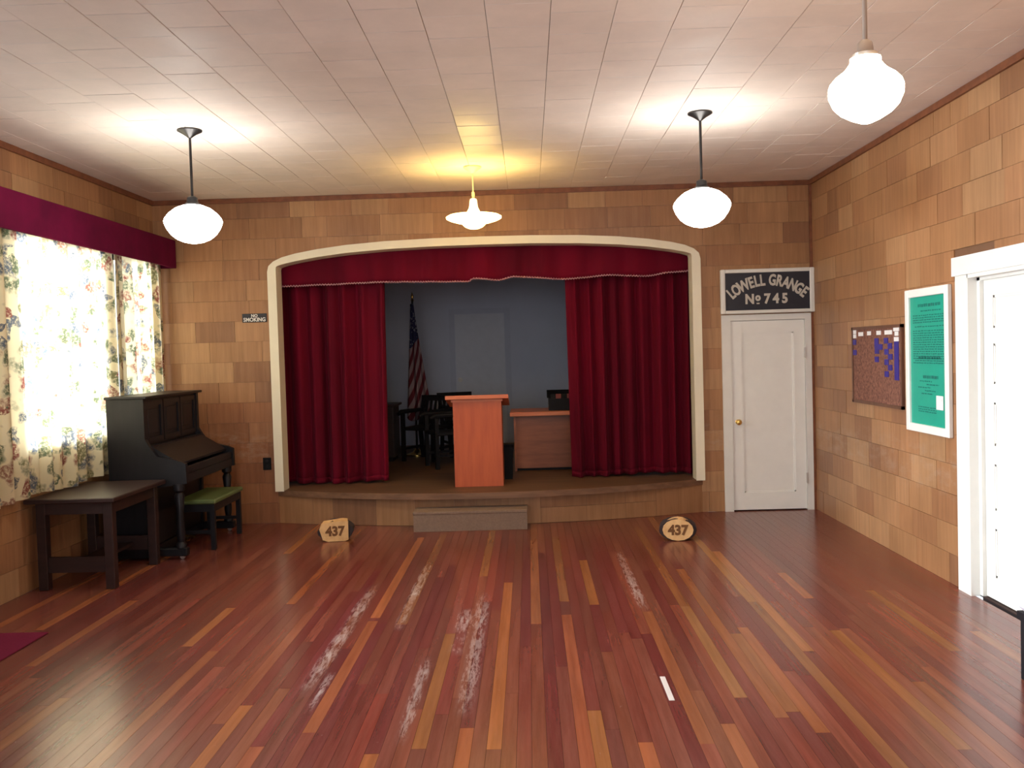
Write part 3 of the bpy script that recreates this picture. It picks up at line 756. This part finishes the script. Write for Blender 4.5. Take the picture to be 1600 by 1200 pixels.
sch = [(.040, 2.800), (.056, 2.796), (.056, 2.780), (.066, 2.765), (.083, 2.746), (.112, 2.725), (.130, 2.704), (.137, 2.685), (.136, 2.655), (.120, 2.617), (.094, 2.590), (.056, 2.567), (.022, 2.552), (0, 2.549)]
pendant('schoolhouse_lamp', 'nearest warm-lit schoolhouse lamp at the upper right', 1.313, 3.60, sch, GLOBEW, .032, NICKEL, .07, NICKEL, 2.862)
x, y = -.457, 8.35
t = T('reflector_lamp', 'yellow-lit disc-shaped glass lamp hanging over the stage front', 'lamp', (x, y, ZC))
t.part('shade', B().lathe([(.046, 3.000), (.060, 2.972), (.085, 2.962), (.16, 2.955), (.225, 2.945), (.248, 2.932), (.246, 2.918), (.21, 2.900), (.15, 2.882), (.105, 2.872), (.02, 2.87)], (x, y, 0), 40), DISCW)
t.part('bowl', B().lathe([(.105, 2.880), (.100, 2.862), (.078, 2.842), (.045, 2.828), (0, 2.823)], (x, y, 0), 28), DISCW)
t.part('neck', B().lathe([(.046, 3.002), (.038, 3.03), (.034, 3.07), (.030, 3.09), (.012, 3.10), (0, 3.10)], (x, y, 0), 24), NECK)
t.part('socket', B().lathe([(.013, 3.098), (.014, 3.150), (.006, 3.158), (0, 3.158)], (x, y, 0), 12), CREAMMETAL)
t.part('chain', B().tube([(x, y, 3.155), (x, y, ZC-.05)], .006, 8), CREAMMETAL)
t.part('canopy', B().lathe([(.012, ZC-.062), (.03, ZC-.05), (.055, ZC-.030), (.080, ZC-.012), (.080, ZC-.001), (0, ZC-.001)], (x, y, 0), 24), CREAMMETAL)

# ------------------------------------------------------------------ sign over the corner door
t = T('wall_sign', 'black sign with silver arched lettering in a cream frame above the corner door', 'sign', (2.45, YB-.03, 2.035))
x0, x1, z0, z1, yf = 1.975, 2.925, 2.035, 2.487, YB-.085
t.part('backing', B().box(x0+.02, x1-.02, yf+.02, YB-.031, z0+.02, z1-.02), SIGNBLACK)
fw = .046
t.part('frame', B().box(x0, x0+fw, yf, YB-.031, z0, z1, .006).box(x1-fw, x1, yf, YB-.031, z0, z1, .006).box(x0+fw, x1-fw, yf, YB-.031, z1-fw+.008, z1, .006).box(x0+fw, x1-fw, yf, YB-.031, z0, z0+fw-.012, .006), OFFWHITE)
sgx, sgz, R_ = 2.452, z0+.268-.52, .52
word = 'LOWELL GRANGE'; wid = {'W': 1.5, ' ': .55, 'L': .82, 'E': .86, 'O': 1.0, 'G': 1.02, 'R': 1.0, 'A': 1.02, 'N': 1.04}
tw = sum(wid[c] for c in word); span = math.radians(84); acc = 0
for c in word:
    am = -span/2 + span*(acc + wid[c]/2)/tw; acc += wid[c]
    if c == ' ': continue
    me = text_mesh('letter', c, .155, LETTER, .003, .0055, .66 if c != 'W' else .74)
    rad = R_ + .064
    o = link('letter', me, t.o, (sgx + rad*math.sin(am) - t.loc[0], yf+.016 - t.loc[1], sgz + rad*math.cos(am) - t.loc[2]), (0, am, 0))
for c, xx, s, dz in (('N', 2.268, .135, 0), ('o', 2.352, .105, .02), ('7', 2.445, .135, 0), ('4', 2.535, .135, 0), ('5', 2.625, .135, 0)):
    o = link('letter' if c.isalpha() else 'numeral', text_mesh('letter', c, s, LETTER, .003, .0055, .9), t.o, (xx - t.loc[0], yf+.016 - t.loc[1], z0+.142+dz - t.loc[2]))
t.part('underline', B().box(2.338, 2.366, yf+.012, yf+.020, z0+.094, z0+.106), LETTER)

# small notice left of the stage
t = T('no_smoking_sign', 'small black no smoking sign left of the stage arch', 'sign', (-2.829, YB-.011, 2.095))
t.part('plate', B().box(-2.957, -2.702, YB-.018, YB-.0105, 2.098, 2.188, .002), SIGNBLACK)
for s, sz, dz in (('NO', .042, .067), ('SMOKING', .056, .026)):
    link('lettering', text_mesh('lettering', s, sz, CARD, .001, .001, 1.0 if s == 'NO' else .92), t.o, (0, -.0085, dz+.003))
# outlets
t = T('wall_outlet', 'dark wall outlet low beside the left foot of the stage arch', 'outlet', (-2.757, YB-.011, .62))
t.part('plate', B().box(-2.80, -2.714, YB-.018, YB-.0105, .56, .688, .003), BLACK)
for z in (.595, .652): t.part('socket', B().lathe([(.017, 0), (.017, -.003), (.013, -.004), (0, -.004)], (-2.757, YB-.018, z), 14, 'y'), BLACKW)
t = T('wall_adapter', 'small plug adapter with a red light on the wall under the table', 'adapter', (XL+.011, 7.19, .32))
t.part('housing', B().box(XL+.0105, XL+.04, 7.155, 7.225, .26, .375, .004), BLACKW)
t.part('indicator', B().lathe([(.013, 0), (.012, .006), (0, .009)], (XL+.04, 7.19, .325), 12, 'x'), REDLED, None, 'red indicator light')

# ------------------------------------------------------------------ right wall: tag board and green poster
bx = XR-.011
t = T('bulletin_board', 'brown cork board with white headings and indigo tags', 'board', (bx, 7.85, 1.17))
by0, by1, bz0, bz1 = 7.285, 8.405, 1.175, 1.845
t.part('cork', B().box(bx-.012, bx+.001, by0+.02, by1-.02, bz0+.02, bz1-.02), CORK)
t.part('frame', B().box(bx-.02, bx+.001, by0, by0+.028, bz0, bz1).box(bx-.02, bx+.001, by1-.028, by1, bz0, bz1).box(bx-.02, bx+.001, by0, by1, bz0, bz0+.026).box(bx-.02, bx+.001, by0, by1, bz1-.026, bz1), wood('board_frame', lin(84, 54, 42), lin(110, 74, 56)))
def on_board(name, mat, u, v, w, hh, col=None):
    yc = by1 - u*(by1-by0); zc = bz1 - v*(bz1-bz0)
    o = link(name, unit_box(name, mat), t.o, (bx-.0145-t.loc[0], yc-t.loc[1], zc-t.loc[2])); o.scale = (.005, w, hh)
for u, v, w in ((.065, .065, .07), (.065, .12, .07), (.20, .095, .11), (.375, .09, .08), (.57, .09, .09), (.755, .09, .15), (.90, .055, .11), (.905, .11, .07), (.90, .175, .09)): on_board('heading_card', CARD, u, v, w, .034)
bt = [(.055, .20), (.06, .335), (.525, .19), (.525, .245), (.60, .265), (.53, .315), (.525, .42), (.71, .19), (.78, .255), (.715, .325), (.785, .385), (.715, .45), (.78, .515), (.715, .595)] + [(.90, .235+.056*i) for i in range(8)]
for u, v in bt: on_board('name_tag', BLUETAG, u, v, .085, .046)

t = T('framed_poster', 'teal green poster with dark script in a white frame', 'poster', (bx, 6.83, 1.03))
py0, py1, pz0, pz1 = 6.46, 7.19, 1.03, 2.095
t.part('sheet', B().box(bx-.012, bx+.001, py0+.03, py1-.03, pz0+.03, pz1-.03), POSTER)
t.part('frame', B().box(bx-.03, bx+.001, py0, py0+.062, pz0, pz1, .004).box(bx-.03, bx+.001, py1-.062, py1, pz0, pz1, .004).box(bx-.03, bx+.001, py0+.062, py1-.062, pz0, pz0+.06, .004).box(bx-.03, bx+.001, py0+.062, py1-.062, pz1-.06, pz1, .004), WHITE)
rp = random.Random(21); wr = B()
def scrawl(v, u0, u1, hgt, dens=1.0):
    u = u0
    while u < u1:
        w = rp.uniform(.02, .075)
        if rp.random() < dens:
            ya = py1-.075-(py1-py0-.15)*u; yb_ = py1-.075-(py1-py0-.15)*min(u+w, u1); zc = pz1-.075-(pz1-pz0-.15)*v + rp.uniform(-.001, .001)
            wr.box(bx-.0135, bx-.011, yb_, ya, zc-hgt/2, zc+hgt/2)
        u += w + rp.uniform(.012, .03)
scrawl(.055, .22, .86, .022); scrawl(.10, .30, .88, .009)
v = .135
while v < .53:
    scrawl(v, .06 + (.06 if rp.random() < .2 else 0), .95, .0075); v += .0185
    if rp.random() < .12: v += .016
scrawl(.475, .22, .85, .020); scrawl(.63, .35, .78, .022)
for v, a, c in ((.665, .25, .6), (.69, .45, .8), (.715, .2, .55), (.74, .4, .7), (.765, .3, .62)): scrawl(v, a, c, .008)
for v in (.875, .893, .911): scrawl(v, .2, .72, .007)
t.part('printed_script', wr, INK, None, None, 'stuff')
yc, zc = 6.622, 1.265
t.part('pinned_card', B().box(bx-.018, bx-.0145, yc-.048, yc+.062, zc-.05, zc+.05).box(bx-.020, bx-.018, yc-.03, yc+.04, zc+.012, zc+.028), CARD)

# ------------------------------------------------------------------ lectern, desk and things on the stage
t = T('lectern', 'orange-brown wooden lectern at the front of the stage', 'lectern', (-.55, 9.5, SZ))
t.part('front_panel', B().box(-.795, -.297, 9.49, 9.512, SZ+.001, 1.235), LECT)
for xx in (-.795, -.319): t.part('side_panel', B().prism([(9.512, SZ+.001), (9.90, SZ+.001), (9.90, 1.15), (9.512, 1.235)], 'x', xx, xx+.022), LECT)
t.part('shelf', B().box(-.773, -.319, 9.512, 9.88, .85, .87), LECT)
t.part('top', B().prism([(9.43, 1.247), (9.96, 1.142), (9.96, 1.172), (9.43, 1.285)], 'x', -.865, -.222), LECTOP, None, 'paler top board')
t.part('front_moulding', B().box(-.81, -.282, 9.475, 9.49, 1.215, 1.246), LECTOP)

t = T('desk', 'brown wooden desk half hidden by the right stage curtain', 'desk', (.45, 10.9, SZ))
t.part('top', B().box(-.235, 1.15, 10.57, 11.3, .975, 1.022, .004), LECTOP)
t.part('front_panel', B().box(-.18, 1.10, 10.66, 10.68, SZ+.03, .975), DESKW)
for xx in (-.195, 1.09): t.part('side_panel', B().box(xx, xx+.025, 10.62, 11.26, SZ+.001, .975), DESKW)
t.part('plinth', B().box(-.17, 1.09, 10.69, 10.72, SZ+.001, SZ+.05), BLACKW)
t = T('wooden_crate', 'dark box with reddish contents on the desk', 'box', (.34, 10.85, 1.022))
cr = B().box(.215, .50, 10.72, 10.735, 1.023, 1.16).box(.215, .50, 10.965, 10.98, 1.023, 1.16).box(.215, .23, 10.735, 10.965, 1.023, 1.16).box(.485, .50, 10.735, 10.965, 1.023, 1.16).box(.23, .485, 10.735, 10.965, 1.023, 1.035)
t.part('tray', cr, BLACKW)
t.part('lid', B().prism([(10.90, 1.16), (11.0, 1.165), (11.04, 1.245), (11.02, 1.25)], 'x', .20, .52), BLACKW)
RED = plain('dull_red_cover', lin(120, 56, 58), 0.7)
for i, (a, w) in enumerate(((.24, .05), (.30, .06), (.37, .05), (.43, .045))):
    t.part('divider', B().prism([(10.75, 1.04), (10.78, 1.04), (10.83, 1.205), (10.80, 1.21)], 'x', a, a+w), RED if i % 2 else BLACKW)
t = T('waste_bin', 'black bin standing behind the lectern beside the desk', 'bin', (-.33, 10.1, SZ))
def frustum(x0, x1, y0, y1, z0, z1, s):
    xc, yc = (x0+x1)/2, (y0+y1)/2; k = [(xc+(x-xc)*q, yc+(y-yc)*q, z) for z, q in ((z0, s), (z1, 1)) for x, y in ((x0,y0),(x1,y0),(x1,y1),(x0,y1))]
    return k, [(3,2,1,0),(0,1,5,4),(1,2,6,5),(2,3,7,6),(3,0,4,7)]
t.part('bucket', B().add(*frustum(-.46, -.20, 9.96, 10.25, SZ+.001, .675, .9)), BLACK)
t.part('rim', B().box(-.468, -.192, 9.952, 9.968, .665, .69).box(-.468, -.192, 10.242, 10.258, .665, .69).box(-.468, -.452, 9.968, 10.242, .665, .69).box(-.208, -.192, 9.968, 10.242, .665, .69), BLACK)

# flag on its pole
fx, fy = -1.56, 12.6
t = T('flag', 'striped flag with star canton hanging on a dark pole on the stage', 'flag', (fx, fy, SZ))
t.part('base', B().lathe([(.15, SZ+.001), (.15, SZ+.02), (.06, SZ+.05), (.03, SZ+.09), (0, SZ+.09)], (fx, fy, 0), 20), BRASS)
t.part('pole', B().tube([(fx, fy, SZ+.05), (fx, fy, 2.45)], .014, 10), BLACKW)
t.part('finial', B().lathe([(.014, 2.44), (.024, 2.455), (.010, 2.47), (.020, 2.50), (0, 2.575)], (fx, fy, 0), 10), BRASS)
def ffn(u, v):
    k = (1-v); w0, w1 = .03+.10*k**1.1, .02+.22*k**1.15
    x = fx - w0*.9 + (w0*.9+w1)*u; y = fy - .035 - .055*k*math.sin(u*15.5) - .03*math.sin(u*math.pi)
    return (x, y, 2.40 - (2.40-.86)*k - .05*math.sin(u*6)*k*k)
cl = t.part('flag_cloth', B().grid(ffn, 60, 40), FLAG); md = cl.modifiers.new('thickness', 'SOLIDIFY'); md.thickness = .004

# dark slat-back armchairs pushed together at the back of the stage
def armchair(label, loc, rz, tilt=0):
    t = T('slat_back_armchair', label, 'chair', (0, 0, 0), 'dark armchairs pushed together at the back of the stage')
    t.part('seat', B().box(-.25, .25, -.24, .24, .40, .44, .01), BLACKW)
    for sx in (-1, 1):
        t.part('leg', B().bar((sx*.22, -.22, 0), (sx*.22, -.22, .62), .045, .045), BLACKW)
        t.part('leg', B().bar((sx*.22, .27, 0), (sx*.22, .21, .42), .045, .045), BLACKW)
        t.part('arm', B().tube([(sx*.235, -.30, .615), (sx*.235, -.24, .64), (sx*.23, 0, .64), (sx*.22, .25, .64)], [.024, .03, .028, .024], 8), BLACKW)
        t.part('stretcher', B().bar((sx*.22, -.22, .16), (sx*.22, .25, .16), .025, .03), BLACKW)
    fr = t.part('backrest', B().bar((-.22, .21, .40), (-.22, .34, .80), .045, .04).bar((.22, .21, .40), (.22, .34, .80), .045, .04).bar((-.25, .345, .79), (.25, .345, .79), .04, .075), BLACKW)
    for i in range(6):
        xx = -.165 + .066*i; t.part('slat', B().bar((xx, .225, .44), (xx, .335, .77), .03, .014, (0,1,0)), BLACKW, fr)
    t.o.location = loc; t.o.rotation_euler = (0, 0, rz)
    return t
a0 = armchair('dark slat-back armchair in front of the flag', (-1.36, 12.05, SZ), math.radians(-24))
a1 = copy_tree(a0.o); a1.location = (-.95, 12.75, SZ); a1.rotation_euler = (0, 0, math.radians(20)); a1['label'] = 'dark slat-back armchair mostly hidden behind the lectern'
a2 = copy_tree(a0.o); a2.location = (-1.0, 11.27, SZ); a2.rotation_euler = (0, 0, math.radians(-68)); a2['label'] = 'dark slat-back armchair turned sideways close behind the lectern'
t = T('side_cabinet', 'dark low cabinet showing beside the left stage curtain', 'cabinet', (-2.13, 12.1, SZ))
t.part('top', B().box(-2.55, -1.72, 11.85, 12.40, 1.055, 1.085, .004), DARKOAK)
t.part('body', B().box(-2.52, -1.76, 11.89, 12.38, SZ+.06, 1.055), DARKOAK)
for a in (-2.515, -2.14):
    d = t.part('door', B().box(a+.005, a+.365, 11.875, 11.89, SZ+.08, 1.04), DARKOAK)
    t.part('knob', B().lathe([(.012, 0), (.014, -.02), (0, -.024)], (a+(.33 if a < -2.2 else .04), 11.875, .74), 10, 'y'), BRASS, d)
t.part('plinth', B().box(-2.49, -1.79, 11.92, 12.36, SZ+.001, SZ+.06), BLACKW)

# ------------------------------------------------------------------ step and numbered log blocks
t = T('stage_step', 'low grey carpeted step in front of the stage', 'step', (-.61, 9.0, 0))
t.part('tread', B().box(-1.165, -.055, 8.89, 9.17, .165, .195, .006), STEPG)
t.part('riser_board', B().box(-1.160, -.060, 8.895, 8.92, .001, .165), STEPG)
for xx in (-1.160, -.085): t.part('side_board', B().box(xx, xx+.025, 8.92, 9.165, .001, .165), STEPG)
def log_block(label, xc, yc, face, rz):
    t = T('numbered_log_block', label, 'block', (xc, yc, 0), 'numbered wood blocks on the floor before the stage')
    bark = [(.165*math.cos(a)*1.0 + .004*math.sin(5*a), .092 + .094*math.sin(a)*(1.0) + .003*math.cos(7*a)) for a in [2*math.pi*i/18 for i in range(18)]]
    bark = [(xc+p, max(.001, q)) for p, q in bark]
    t.part('bark', B().prism(bark, 'y', yc-.02, yc+.16), BARK, None, 'dark bark sides')
    f = t.part('cut_face', B().prism([(xc+p, q) for p, q in face], 'y', yc-.045, yc-.015), TAN)
    f2 = t.part('chamfer', B().add([(xc+p*.98, yc-.044, q) for p, q in face if q > .12] + [(xc+p*.9, yc+.05, q+.012) for p, q in face if q > .12][::-1], [tuple(range(2*len([1 for p, q in face if q > .12])))]), TAN)
    link('number', text_mesh('number', '437', .12, BURNT, .002, .0055, .95), f, (0, -.046, .095))
    t.o.rotation_euler.z = rz
    return t
log_block('numbered wooden block with angular face, left of the step', -1.85, 8.58, [(-.115, .02), (-.07, .003), (.09, .003), (.12, .015), (.122, .185), (.07, .192), (-.125, .170), (-.145, .12)], math.radians(6))
ov = [(.135*math.cos(a), .098+.094*math.sin(a)) for a in [2*math.pi*i/16 for i in range(16)]]
log_block('numbered wooden block with oval face, right of the step', 1.28, 8.22, ov, math.radians(-8))

# ------------------------------------------------------------------ upright piano along the left wall, facing right
Y0, Y1 = 7.93, 9.26
t = T('upright_piano', 'black upright piano standing in front of the window curtains', 'piano', (-3.4, 8.6, 0))
bk, ft, kb = -3.66, -3.335, -2.985
prof = [(bk, .02), (ft+.02, .02), (ft+.02, .62), (kb, .66), (kb-.005, .83), (kb-.06, .855), (ft+.10, .90), (ft+.035, .99), (ft, 1.05), (ft, 1.40), (bk, 1.40)]
for a, c in ((Y0, Y0+.05), (Y1-.05, Y1)):
    pb = B()
    pb.prism([(x, z) for x, z in prof], 'y', a, c); t.part('side_panel', pb, EBONY)
t.part('lid', B().box(bk-.01, ft+.035, Y0-.02, Y1+.02, 1.40, 1.425, .006), EBONY)
t.part('back_board', B().box(bk, bk+.03, Y0+.05, Y1-.05, .05, 1.40), EBONY)
up = t.part('upper_panel', B().box(ft-.045, ft-.025, Y0+.05, Y1-.05, .99, 1.40), EBONY)
L = (Y1-Y0-.10)
for i in range(3):
    a = Y0+.05+L*i/3
    ff = B().box(ft-.025, ft-.010, a+.01, a+.055, 1.01, 1.38).box(ft-.025, ft-.010, a+L/3-.055, a+L/3-.01, 1.01, 1.38).box(ft-.025, ft-.010, a+.055, a+L/3-.055, 1.335, 1.38).box(ft-.025, ft-.010, a+.055, a+L/3-.055, 1.01, 1.055)
    t.part('panel_moulding', ff, EBONY, up)
    t.part('carved_panel', B().box(ft-.025, ft-.018, a+.085, a+L/3-.085, 1.085, 1.305, .003), EBONY, up)
t.part('music_shelf', B().box(ft-.02, ft+.05, Y0+.05, Y1-.05, .975, .990), EBONY)
t.part('fallboard', B().prism([(ft+.0, .975), (ft+.05, .975), (kb-.07, .835), (kb-.07, .815), (ft+.0, .83)], 'y', Y0+.05, Y1-.05), EBONY)
t.part('key_bed', B().box(ft-.03, kb-.012, Y0+.05, Y1-.05, .66, .735), EBONY)
t.part('key_slip', B().box(kb-.045, kb-.015, Y0+.05, Y1-.05, .735, .80, .004), EBONY)
t.part('lower_panel', B().box(ft-.02, ft+.0, Y0+.05, Y1-.05, .10, .66), EBONY)
t.part('toe_rail', B().box(ft-.02, ft+.02, Y0+.05, Y1-.05, .02, .10), EBONY)
for y in (Y0+.03, Y1-.03):
    t.part('leg', B().lathe([(.045, .10), (.045, .13), (.028, .15), (.038, .22), (.030, .40), (.045, .55), (.030, .58), (.048, .60), (.048, .655)], (kb-.08, y, 0), 14), EBONY)
    t.part('toe_block', B().box(ft-.02, kb-.02, y-.04, y+.04, .03, .10, .008), EBONY)
    t.part('castor', B().lathe([(.022, -.012), (.022, .012)], (kb-.07, y, .0235), 12, 'y'), NICKEL)
for i in (-1, 1): t.part('pedal', B().bar((ft+.0, 8.6+i*.07, .075), (ft+.13, 8.6+i*.07, .055), .035, .014), BRASS)

# green-topped piano bench
t = T('piano_bench', 'dark bench with a green padded top beside the piano', 'bench', (-3.05, 8.70, 0))
bx0, bx1, by0, by1 = -3.235, -2.865, 8.28, 9.10
t.part('cushion', B().box(bx0, bx1, by0, by1, .42, .462, .012), GREENV)
t.part('apron', B().box(bx0+.02, bx1-.02, by0+.02, by0+.04, .35, .42).box(bx0+.02, bx1-.02, by1-.04, by1-.02, .35, .42).box(bx0+.02, bx0+.04, by0+.04, by1-.04, .35, .42).box(bx1-.04, bx1-.02, by0+.04, by1-.04, .35, .42), EBONY)
for xx in (bx0+.04, bx1-.04):
    for yy in (by0+.04, by1-.04): t.part('leg', B().bar((xx, yy, 0.001), (xx, yy, .42), .042, .042), EBONY)
for yy in (by0+.04, by1-.04): t.part('stretcher', B().box(bx0+.06, bx1-.06, yy-.012, yy+.012, .15, .18), EBONY)

# dark table in front of the piano
t = T('side_table', 'dark wooden table in front of the piano under the curtains', 'table', (-3.45, 7.36, 0))
tx0, tx1, ty0, ty1 = -3.825, -3.14, 6.86, 7.87
t.part('top', B().box(tx0, tx1, ty0, ty1, .675, .71, .006), DARKOAK)
ax0, ax1, ay0, ay1 = tx0+.05, tx1-.06, ty0+.09, ty1-.06
t.part('apron', B().box(ax0, ax1, ay0, ay0+.022, .58, .675).box(ax0, ax1, ay1-.022, ay1, .58, .675).box(ax0, ax0+.022, ay0, ay1, .58, .675).box(ax1-.022, ax1, ay0, ay1, .58, .675), DARKOAK)
for xx in (ax0+.03, ax1-.03):
    for yy in (ay0+.03, ay1-.03): t.part('leg', B().box(xx-.036, xx+.036, yy-.036, yy+.036, .001, .675, .004), DARKOAK)
for yy in (ay0+.03, ay1-.03): t.part('stretcher', B().box(ax0+.066, ax1-.066, yy-.014, yy+.014, .13, .25), DARKOAK)
t.part('shelf', B().box(ax0+.2, ax1-.2, ay0+.044, ay1-.044, .17, .195), DARKOAK)

# ------------------------------------------------------------------ floor odds and ends
solo('floor_mat', B().box(XL+.05, -3.13, 4.6, 5.84, .001, .009, .003), MAT, 'maroon mat on the floor at the left edge', 'mat', (-3.47, 5.2, 0))
solo('tape_strip', B().box(.635, .662, 4.47, 4.80, .0005, .0018), TAPE, 'short white strip of tape on the floorboards', 'tape', (.65, 4.63, 0))
t = T('low_bench', 'dark low bench with a pale cushion at the right edge', 'bench', (2.7, 4.0, 0))
GREYC = plain('pale_lavender_cushion', lin(206, 200, 214), 0.8, 0.08)
t.part('cushion', B().box(2.42, 2.90, 3.2, 4.69, .34, .43, .03), GREYC)
t.part('seat', B().box(2.425, 2.90, 3.2, 4.685, .30, .34), BLACKW)
t.part('front_board', B().box(2.43, 2.45, 3.25, 4.66, .001, .30), BLACKW)
for yy in (3.25, 4.66): t.part('end_board', B().box(2.45, 2.89, yy-.015, yy+.015, .001, .30), BLACKW)
